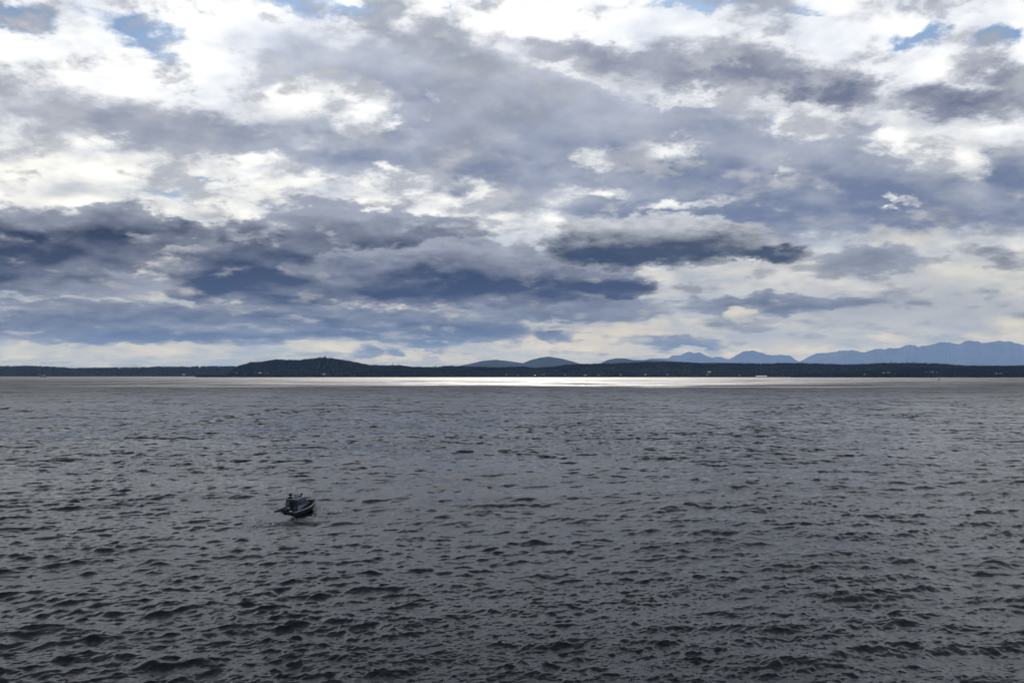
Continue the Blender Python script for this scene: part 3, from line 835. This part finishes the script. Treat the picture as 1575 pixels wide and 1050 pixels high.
def patrol_boat():
    L, B = 12.6, 4.0
    q = BOAT
    root = empty('patrol_boat', (q.x, q.y, 0.0), R(90 - 14))
    root.rotation_euler = (R(2.0), R(-1.2), R(90 - 14))
    tag(root, 'dark blue and black patrol boat with wheelhouse, motoring away across the water', 'boat')
    st = hull_mesh(L, B, 0.9, 1.4, 0.55)
    hull = part('hull', root, M_BLACK, lambda bm: build_hull(st, bm), smooth=True)
    # deck just inside the gunwale, bulwark stands 0.25 m above it
    def deck(bm):
        a = [bm.verts.new((p[-1][0], p[-1][1] * 0.93, p[-1][2] - 0.25)) for p in st]
        b = [bm.verts.new((p[-1][0], -p[-1][1] * 0.93, p[-1][2] - 0.25)) for p in st]
        for i in range(len(st) - 1):
            bm.faces.new((a[i], b[i], b[i + 1], a[i + 1]))
    part('deck', root, M_DECK, deck)
    for s in (1, -1):
        part('rubbing_strake', root, M_ALU, lambda bm: add_tube(bm, [(p[-1][0], s * p[-1][1] * 1.015, p[-1][2] - 0.02) for p in st], 0.13, 8), smooth=True)
        part('fender_collar', root, M_RUBBER, lambda bm: add_tube(bm, [(p[-2][0], s * (p[-2][1] * 1.02 + 0.03), p[-2][2] + 0.02) for p in st], 0.10, 8), smooth=True)
    part('transom_beam', root, M_RUBBER, lambda bm: add_tube(bm, [(-0.05, -1.8, 0.85), (-0.05, 1.8, 0.85)], 0.12, 8))
    part('swim_step', root, M_DECK, lambda bm: add_box(bm, -0.75, 0.02, -1.45, 1.45, 0.18, 0.30), 0.03)
    # wheelhouse
    x0, x1, w, zb, zt = 2.75, 7.0, 1.22, 0.5, 2.62
    def house_(bm):
        prof = [(x0, zb), (x0 + 0.1, zt), (x1 - 0.75, zt + 0.06), (x1 - 0.25, zb + 1.05), (x1 + 0.35, zb + 0.9), (x1 + 0.5, zb + 0.3)]
        A = [bm.verts.new((x, w * (0.93 if z > zb + 1.5 else 1.0), z)) for x, z in prof]
        C = [bm.verts.new((x, -w * (0.93 if z > zb + 1.5 else 1.0), z)) for x, z in prof]
        bm.faces.new(A); bm.faces.new(C[::-1])
        for i in range(len(prof)):
            j = (i + 1) % len(prof)
            bm.faces.new((A[i], C[i], C[j], A[j]))
    cab = part('wheelhouse', root, M_BLUE, house_, 0.04)
    part('roof', root, M_GREY, lambda bm: add_box(bm, x0 - 0.25, x1 - 0.45, -1.28, 1.28, zt + 0.05, zt + 0.17), 0.04)
    # pale side panels with a dark stripe, windows in a row
    for s in (1, -1):
        part('side_panel', cab, M_GREY, lambda bm: add_box(bm, x0 + 0.15, x1 - 0.35, s * 1.205 - 0.012, s * 1.205 + 0.012, zb + 0.18, zb + 1.05), 0.006)
        for k in range(4):
            xa = x0 + 0.3 + k * 0.83
            wy = 1.155
            win = part('side_window', cab, M_GLASS, lambda bm: add_box(bm, xa, xa + 0.62, s * wy - 0.02, s * wy + 0.03, zb + 1.2, zb + 1.82), 0.008)
            part('window_frame', win, M_ALU, lambda bm: [add_box(bm, xa - 0.05, xa + 0.67, s * (wy + 0.01) - 0.02, s * (wy + 0.01) + 0.02, z0, z0 + 0.05) for z0 in (zb + 1.15, zb + 1.82)])
    for k, y in enumerate((0.72, -0.72)):
        part('rear_window', cab, M_TEAL if k == 0 else M_GLASS, lambda bm: add_box(bm, x0 - 0.02, x0 + 0.12, y - 0.26, y + 0.26, zb + 1.15, zb + 1.8), 0.01)
    dr = part('rear_door', cab, M_BLACK, lambda bm: add_box(bm, x0 - 0.05, x0 + 0.08, -0.38, 0.34, zb + 0.12, zb + 1.9), 0.015)
    part('door_handle', dr, M_ALU, lambda bm: add_box(bm, x0 - 0.1, x0 - 0.04, 0.2, 0.28, zb + 1.0, zb + 1.1))
    for y in (-0.62, 0.0, 0.62):
        part('windscreen', cab, M_GLASS, lambda bm: add_box(bm, -0.27, 0.27, -0.28, 0.28, -0.02, 0.02, Matrix.Translation((x1 - 0.46, y, zb + 1.64)) @ Matrix.Rotation(R(66), 4, 'Y')), 0.01)
    # roof gear
    mast = part('radar_mast', root, M_BLACK, lambda bm: [add_tube(bm, [(x0 + 0.35, 0.35, zt), (x0 + 0.30, 0.35, zt + 0.95)], 0.13, 8), add_box(bm, x0 + 0.02, x0 + 0.62, 0.0, 0.7, zt + 0.17, zt + 0.42)])
    part('equipment_box', mast, M_BLACK, lambda bm: add_box(bm, x0 + 0.08, x0 + 0.5, 0.05, 0.65, zt + 0.68, zt + 1.02), 0.04)
    part('radar_scanner', mast, M_GREY, lambda bm: add_box(bm, x0 + 0.2, x0 + 0.4, -0.35, 1.05, zt + 1.08, zt + 1.2), 0.04)
    part('radar_dome', root, M_GREY, lambda bm: bmesh.ops.create_uvsphere(bm, u_segments=16, v_segments=8, radius=0.42, matrix=Matrix.Translation((x0 + 1.5, -0.2, zt + 0.3)) @ Matrix.Diagonal((1, 1, 0.5, 1))), smooth=True)
    lb = part('light_bar', root, M_BLACK, lambda bm: add_box(bm, x0 + 2.2, x0 + 2.5, -0.75, 0.75, zt + 0.32, zt + 0.5), 0.05)
    part('light_bar_post', lb, M_ALU, lambda bm: [add_tube(bm, [(x0 + 2.35, y, zt + 0.1), (x0 + 2.35, y, zt + 0.4)], 0.04) for y in (-0.5, 0.5)])
    part('searchlight', root, M_BLACK, lambda bm: [add_tube(bm, [(x0 + 2.9, -0.5, zt + 0.1), (x0 + 2.9, -0.5, zt + 0.55)], 0.05), bmesh.ops.create_uvsphere(bm, u_segments=12, v_segments=8, radius=0.2, matrix=Matrix.Translation((x0 + 2.9, -0.5, zt + 0.65)))])
    part('roof_hatch', root, M_WHITE, lambda bm: add_box(bm, x0 + 2.6, x0 + 3.2, -1.0, -0.35, zt + 0.15, zt + 0.33), 0.04)
    for s in (1, -1):
        part('roof_rail', root, M_ALU, lambda bm: [add_tube(bm, [(x0 + 0.1, s * 1.15, zt + 0.15), (x0 + 0.12, s * 1.15, zt + 0.36), (x1 - 0.8, s * 1.15, zt + 0.36), (x1 - 0.7, s * 1.15, zt + 0.15)], 0.025)])
        part('antenna', root, M_GREY, lambda bm: add_tube(bm, [(x0 + 0.6, s * 1.0, zt + 0.1), (x0 - 0.1, s * 1.05, zt + 2.1)], [0.025, 0.012], 5))
        # bow and stern rails
        pts = [(p[-1][0] - 0.05, s * p[-1][1] * 0.95, p[-1][2]) for p in st if p[-1][0] > 7.6]
        rail = part('bow_rail', root, M_ALU, lambda bm: add_tube(bm, [pts[0]] + [(x, y, z + 0.55) for x, y, z in pts[1:]], 0.03))
        for p_ in pts[1:]:
            part('stanchion', rail, M_ALU, lambda bm: add_tube(bm, [p_, (p_[0], p_[1], p_[2] + 0.55)], 0.022, 5))
        part('stern_rail', root, M_ALU, lambda bm: add_tube(bm, [(0.9, s * 1.75, 0.85), (0.8, s * 1.75, 1.65), (0.15, s * 1.75, 1.65), (0.05, s * 1.7, 0.8)], 0.04))
    part('engine_box', root, M_BLACK, lambda bm: add_box(bm, 0.5, 1.8, -0.9, 0.75, 0.55, 1.15), 0.06)
    part('life_ring', root, M_WHITE, lambda bm: add_tube(bm, [(x0 - 0.1, 0.6 + 0.3 * math.cos(t * math.pi / 6), zb + 0.45 + 0.3 * math.sin(t * math.pi / 6)) for t in range(13)], 0.06))
    part('tow_post', root, M_ALU, lambda bm: add_tube(bm, [(2.2, 0, 0.6), (2.2, 0, 1.5)], 0.07, 8))
    for y in (-1.45, -1.2):
        part('stern_light', root, M_WHITE, lambda bm: bmesh.ops.create_uvsphere(bm, u_segments=10, v_segments=6, radius=0.11, matrix=Matrix.Translation((-0.1, y, 1.1))))
    part('bow_locker', root, M_BLACK, lambda bm: add_box(bm, 8.3, 9.6, -0.7, 0.7, 0.7, 1.3), 0.06)
    part('anchor_winch', root, M_BLACK, lambda bm: [add_box(bm, 10.3, 10.7, -0.25, 0.25, 0.95, 1.45), add_tube(bm, [(10.5, -0.4, 1.38), (10.5, 0.4, 1.38)], 0.16, 10)], 0.0)
    return root
PB = patrol_boat()

def foam_patch(name, label, seeds, n, seed):
    """heaps of froth on the water: many small irregular lumps"""
    r = np.random.default_rng(seed)
    base_v = np.array([(1, 0, 0), (0.3, 0.95, 0), (-0.8, 0.6, 0), (-0.8, -0.6, 0), (0.3, -0.95, 0), (0.4, 0.3, 0.5), (-0.3, 0.35, 0.6), (-0.1, -0.45, 0.55)])
    base_f = np.array([(0, 1, 5), (1, 6, 5), (1, 2, 6), (2, 3, 6), (3, 7, 6), (3, 4, 7), (4, 0, 5), (4, 5, 7), (5, 6, 7)])
    V, F = [], []
    w = np.array([s[5] for s in seeds], float); w /= w.sum()
    which = r.choice(len(seeds), n, p=w)
    S_ = np.array([(s[0][0], s[0][1], s[1][0], s[1][1], s[2], s[3], s[4]) for s in seeds])[which]
    t = r.random(n)
    x = S_[:, 0] + (S_[:, 2] - S_[:, 0]) * t + r.normal(size=n) * S_[:, 4] * (0.35 + t)
    y = S_[:, 1] + (S_[:, 3] - S_[:, 1]) * t + r.normal(size=n) * S_[:, 4] * (0.35 + t)
    ca, sa = math.cos(R(90 - 14)), math.sin(R(90 - 14))
    wx = x * ca - y * sa + PB.location.x; wy = x * sa + y * ca + PB.location.y
    wz = waves(wx, wy, np.full(n, 0.4))[:, 2]
    for k in range(n):
        s = 1.5 * S_[k, 6] * r.uniform(0.3, 1.0) * (1.1 - 0.6 * t[k])
        a = r.uniform(0, 6.28)
        v = base_v * (s * r.uniform(0.7, 1.9), s, s * r.uniform(0.7, 1.4)) * r.uniform(0.7, 1.3, base_v.shape)
        v = np.stack([v[:, 0] * math.cos(a) - v[:, 1] * math.sin(a), v[:, 0] * math.sin(a) + v[:, 1] * math.cos(a), v[:, 2]], -1)
        V.append(v + (wx[k], wy[k], wz[k] + 0.06 + abs(r.normal()) * S_[k, 5] * (1 - 0.7 * t[k])))
        F.append(base_f + k * len(base_v))
    me = bpy.data.meshes.new(name)
    me.from_pydata(np.concatenate(V).tolist(), [], np.concatenate(F).tolist())
    o = link(name, me, M_FOAM)
    tag(o, label, kind='stuff')
foam_patch('bow_wave_foam', 'white froth thrown off the bow of the patrol boat',
           [((10.6, -0.7), (7.5, -4.6), 0.5, 0.30, 0.32, 3), ((10.8, -1.0), (9.2, -6.5), 0.8, 0.14, 0.28, 2.5), ((10.6, 0.7), (7.5, 3.8), 0.45, 0.2, 0.26, 1), ((7.0, -3.2), (1.0, -7.5), 0.5, 0.02, 0.14, 1.0)], 3600, 31)
foam_patch('stern_wash_foam', 'churned white wash behind the stern of the patrol boat',
           [((-0.6, 0.6), (-4.5, 0.2), 0.7, 0.2, 0.30, 3), ((-0.4, -0.8), (-6.5, -1.8), 0.8, 0.08, 0.22, 2), ((-0.4, 1.6), (-2.5, 3.0), 0.5, 0.12, 0.22, 1), ((-3.0, 0.0), (-13, 0.5), 0.8, 0.0, 0.13, 1.0)], 2600, 32)

def sail_boat():
    q = pix_water(1446.5, 584.8)
    root = empty('sailing_yacht', (q.x, q.y, 0.0), R(155))
    root.rotation_euler = (R(24), 0, R(155))
    tag(root, 'tiny heeled sailing yacht with pale sails near the far right shore', 'sailboat')
    st = hull_mesh(9.0, 2.8, 0.9, 1.2, 0.5, 12, 7, 0.7, 1.8)
    part('hull', root, M_BLACK, lambda bm: build_hull(st, bm), smooth=True)
    part('deck', root, M_PALE, lambda bm: [bm.faces.new([bm.verts.new((p[-1][0], p[-1][1] * 0.97, p[-1][2] - 0.03)) for p in st] + [bm.verts.new((p[-1][0], -p[-1][1] * 0.97, p[-1][2] - 0.03)) for p in st[::-1]])])
    part('cabin', root, M_WHITE, lambda bm: add_box(bm, 3.2, 6.0, -0.8, 0.8, 0.9, 1.45), 0.1)
    part('mast', root, M_ALU, lambda bm: add_tube(bm, [(5.2, 0, 0.9), (5.2, 0, 14.8)], 0.1))
    part('boom', root, M_ALU, lambda bm: add_tube(bm, [(5.2, 0, 2.0), (1.2, -0.5, 2.0)], 0.08))
    def sail(pts, belly):
        def fn(bm):
            a, b, c = [Vector(p) for p in pts]; N = 8; rows = []
            for i in range(N + 1):
                u = i / N; row = []
                for j in range(N - i + 1):
                    v = j / N
                    p = a + (b - a) * u + (c - a) * v
                    p.y -= belly * 4 * v * (1 - u - v) + belly * 0.5 * u * (1 - u - v)
                    row.append(bm.verts.new(p))
                rows.append(row)
            for i in range(N):
                for j in range(N - i):
                    bm.faces.new((rows[i][j], rows[i + 1][j], rows[i][j + 1]))
                    if j < N - i - 1:
                        bm.faces.new((rows[i + 1][j], rows[i + 1][j + 1], rows[i][j + 1]))
        return fn
    part('mainsail', root, M_SAIL, sail([(5.1, 0, 2.1), (5.1, 0, 14.5), (1.3, -0.5, 2.1)], 0.35), smooth=True)
    part('headsail', root, M_SAIL, sail([(8.7, 0, 1.3), (5.4, 0, 13.0), (5.0, -0.9, 1.6)], 0.3), smooth=True)
sail_boat()

def ferry(px, py, dist, L, B, decks, rz, label, name='ferry'):
    q = pix_at(px, py, dist)
    root = empty(name, (q.x, q.y, 0.0), rz)
    tag(root, label, 'ferry')
    st = hull_mesh(L, B, 4.2, 5.2, 2.0, 14, 7, 0.8, 2.4)
    part('hull', root, M_BLACK, lambda bm: build_hull(st, bm), smooth=True)
    part('deck', root, M_DECK, lambda bm: [bm.faces.new([bm.verts.new((p[-1][0], p[-1][1] * 0.98, p[-1][2] - 0.05)) for p in st] + [bm.verts.new((p[-1][0], -p[-1][1] * 0.98, p[-1][2] - 0.05)) for p in st[::-1]])])
    z = 4.1
    for k in range(decks):
        a, b = L * (0.06 + 0.07 * k), L * (0.9 - 0.09 * k)
        w = B * (0.44 - 0.04 * k)
        dk = part('deckhouse', root, M_SHIP, lambda bm: add_box(bm, a, b, -w, w, z, z + 2.9), 0.1)
        for s in (1, -1):
            n = int((b - a) / 4)
            for i in range(n):
                xx = a + 1.5 + i * (b - a - 3) / n
                part('window', dk, M_GLASS, lambda bm: add_box(bm, xx, xx + 1.9, s * w - 0.05, s * w + 0.05, z + 1.1, z + 2.1))
        z += 2.9 + 0.003
    br = part('bridge', root, M_SHIP, lambda bm: add_box(bm, L * 0.56, L * 0.7, -B * 0.3, B * 0.3, z, z + 2.6), 0.1)
    part('bridge_window', br, M_GLASS, lambda bm: add_box(bm, L * 0.7 - 0.05, L * 0.7 + 0.05, -B * 0.26, B * 0.26, z + 1.1, z + 2.1))
    part('funnel', root, M_GREY, lambda bm: add_tube(bm, [(L * 0.36, 0, z), (L * 0.34, 0, z + 4.2)], [1.6, 1.2], 12), smooth=True)
    part('mast', root, M_GREY, lambda bm: add_tube(bm, [(L * 0.6, 0, z + 2.5), (L * 0.6, 0, z + 7)], 0.2))
ferry(61.5, 578, 7400, 46, 13, 3, 0.25, 'white ferry with dark hull passing the far left shore')
ferry(1241, 578, 6980, 44, 14, 2, R(35), 'white ferry lying at the end of the grey pier')

# radio mast on the blue hill
q = pix_at(846.5, 549.2, 21000)
root = empty('radio_tower', (q.x, q.y, q.z - 15))
tag(root, 'thin radio tower on the summit of the rounded blue hill', 'tower')
part('lattice_mast', root, M_GREY, lambda bm: [add_tube(bm, [(3 * math.cos(t), 3 * math.sin(t), 0), (0.6 * math.cos(t), 0.6 * math.sin(t), 62)], 0.9, 5) for t in (0, 2.1, 4.2)])
part('base_hut', root, M_PALE, lambda bm: add_box(bm, -6, 6, -6, 6, -6, 9), 0.3)

# ------------------------------------------------------------------ cloud deck overhead, whose shadow lies on the near water
def cloud_deck():
    Hc = 6000.0
    offx, offy = sdir.x / sdir.z * Hc, sdir.y / sdir.z * Hc
    nx, ny = 150, 130
    u = np.linspace(-14000, 14000, nx); v = np.linspace(0, 1, ny)
    U, Vv = np.meshgrid(u, v, indexing='xy')
    far = 1900 + 220 * fbm1(u / 500, 61, 5) + 600 * np.clip((np.abs(u) - 800) / 900, 0, 1.5) + offy
    near = -9000 + 700 * fbm1(u / 2500, 62, 4)
    Y = near + (far - near) * Vv
    X = U + offx
    edge = np.minimum(np.minimum(Vv, 1 - Vv) * 10, np.minimum(U + 14000, 14000 - U) / 2000).clip(0, 1)
    th = 420 * np.sqrt(edge) * (0.75 + 0.35 * fbm2(X / 900, Y / 900, 63, 4))
    th = np.maximum(th, 0)
    low = np.stack([X, Y, Hc - 0.3 * th + 60 * fbm2(X / 700, Y / 700, 64, 5) * edge], -1)
    top = np.stack([X, Y, Hc + 2 + th], -1)
    me = bpy.data.meshes.new('cloud_deck')
    nv = nx * ny
    idx = np.arange(nv).reshape(ny, nx)
    qd = np.stack([idx[:-1, :-1], idx[:-1, 1:], idx[1:, 1:], idx[1:, :-1]], -1).reshape(-1, 4)
    rim = np.concatenate([idx[0, :], idx[1:, -1], idx[-1, -2::-1], idx[-2:0:-1, 0]])
    side = np.stack([rim, np.roll(rim, -1), np.roll(rim, -1) + nv, rim + nv], -1)
    F = np.concatenate([qd[:, ::-1], qd + nv, side])
    me_v = np.concatenate([low.reshape(-1, 3), top.reshape(-1, 3)]).tolist(); me_f = F.tolist()
    # unseen scraps added past the sunny edge to streak and soften its shadow
    r = np.random.default_rng(66)
    V, F = list(me_v), list(me_f)
    for k in range(900):
        cx = r.uniform(-5200, 5200); cy = 1900 + 600 * min(max((abs(cx) - 800) / 900, 0), 1.5) + offy + min(r.exponential(750), 2400)
        rx, ry, rz = r.uniform(25, 190), r.uniform(12, 55), r.uniform(12, 40)
        b0 = len(V); nu, nw = 12, 5
        for i in range(nw):
            ph = -math.pi / 2 + math.pi * (i + 0.5) / nw
            for j in range(nu):
                t = j * 2 * math.pi / nu; q_ = r.uniform(0.65, 1.25)
                V.append((cx + offx + rx * math.cos(ph) * math.cos(t) * q_, cy + ry * math.cos(ph) * math.sin(t) * q_, Hc + 150 + rz * math.sin(ph) * q_))
        for i in range(nw - 1):
            for j in range(nu):
                F.append([b0 + i * nu + j, b0 + i * nu + (j + 1) % nu, b0 + (i + 1) * nu + (j + 1) % nu, b0 + (i + 1) * nu + j])
        F.append([b0 + j for j in range(nu)][::-1]); F.append([b0 + (nw - 1) * nu + j for j in range(nu)])
    me.from_pydata(V, [], F)
    m, g, b, out = material('cloud_droplets')
    g.t.nodes.remove(b)
    geo = g.n('ShaderNodeNewGeometry')
    n = g.noise(S(g, geo.outputs['Position']), 0.0012, 6.0, 0.6)
    tl = g.n('ShaderNodeBsdfTranslucent'); df = g.n('ShaderNodeBsdfDiffuse')
    for q_ in (tl, df):
        g.put(q_.inputs[0], g.mix(n, (0.76, 0.8, 0.87), (0.88, 0.91, 0.96)))
    mx = g.n('ShaderNodeMixShader'); mx.inputs[0].default_value = 0.56
    g.t.links.new(tl.outputs[0], mx.inputs[1]); g.t.links.new(df.outputs[0], mx.inputs[2])
    g.t.links.new(mx.outputs[0], out.inputs[0])
    o = link('cloud_deck', me, m, smooth=True)
    tag(o, 'broad grey cloud layer overhead shading the near water', kind='structure')
cloud_deck()

# ------------------------------------------------------------------ haze
def build_haze():
    bm = bmesh.new(); add_box(bm, -62000, 62000, -60000, 62000, -5, 1760)
    m = bpy.data.materials.new('sea_haze'); m.use_nodes = True
    t = m.node_tree; t.nodes.clear()
    out = t.nodes.new('ShaderNodeOutputMaterial')
    pv = t.nodes.new('ShaderNodeVolumePrincipled')
    pv.inputs['Color'].default_value = (0.27, 0.45, 1.0, 1)
    pv.inputs['Absorption Color'].default_value = (1, 1, 1, 1)
    pv.inputs['Density'].default_value = 2.0e-5
    pv.inputs['Anisotropy'].default_value = 0.0
    t.links.new(pv.outputs[0], out.inputs['Volume'])
    o = obj('haze', bm, m)
    tag(o, 'thin blue haze over the water and the far land', kind='stuff')
build_haze()
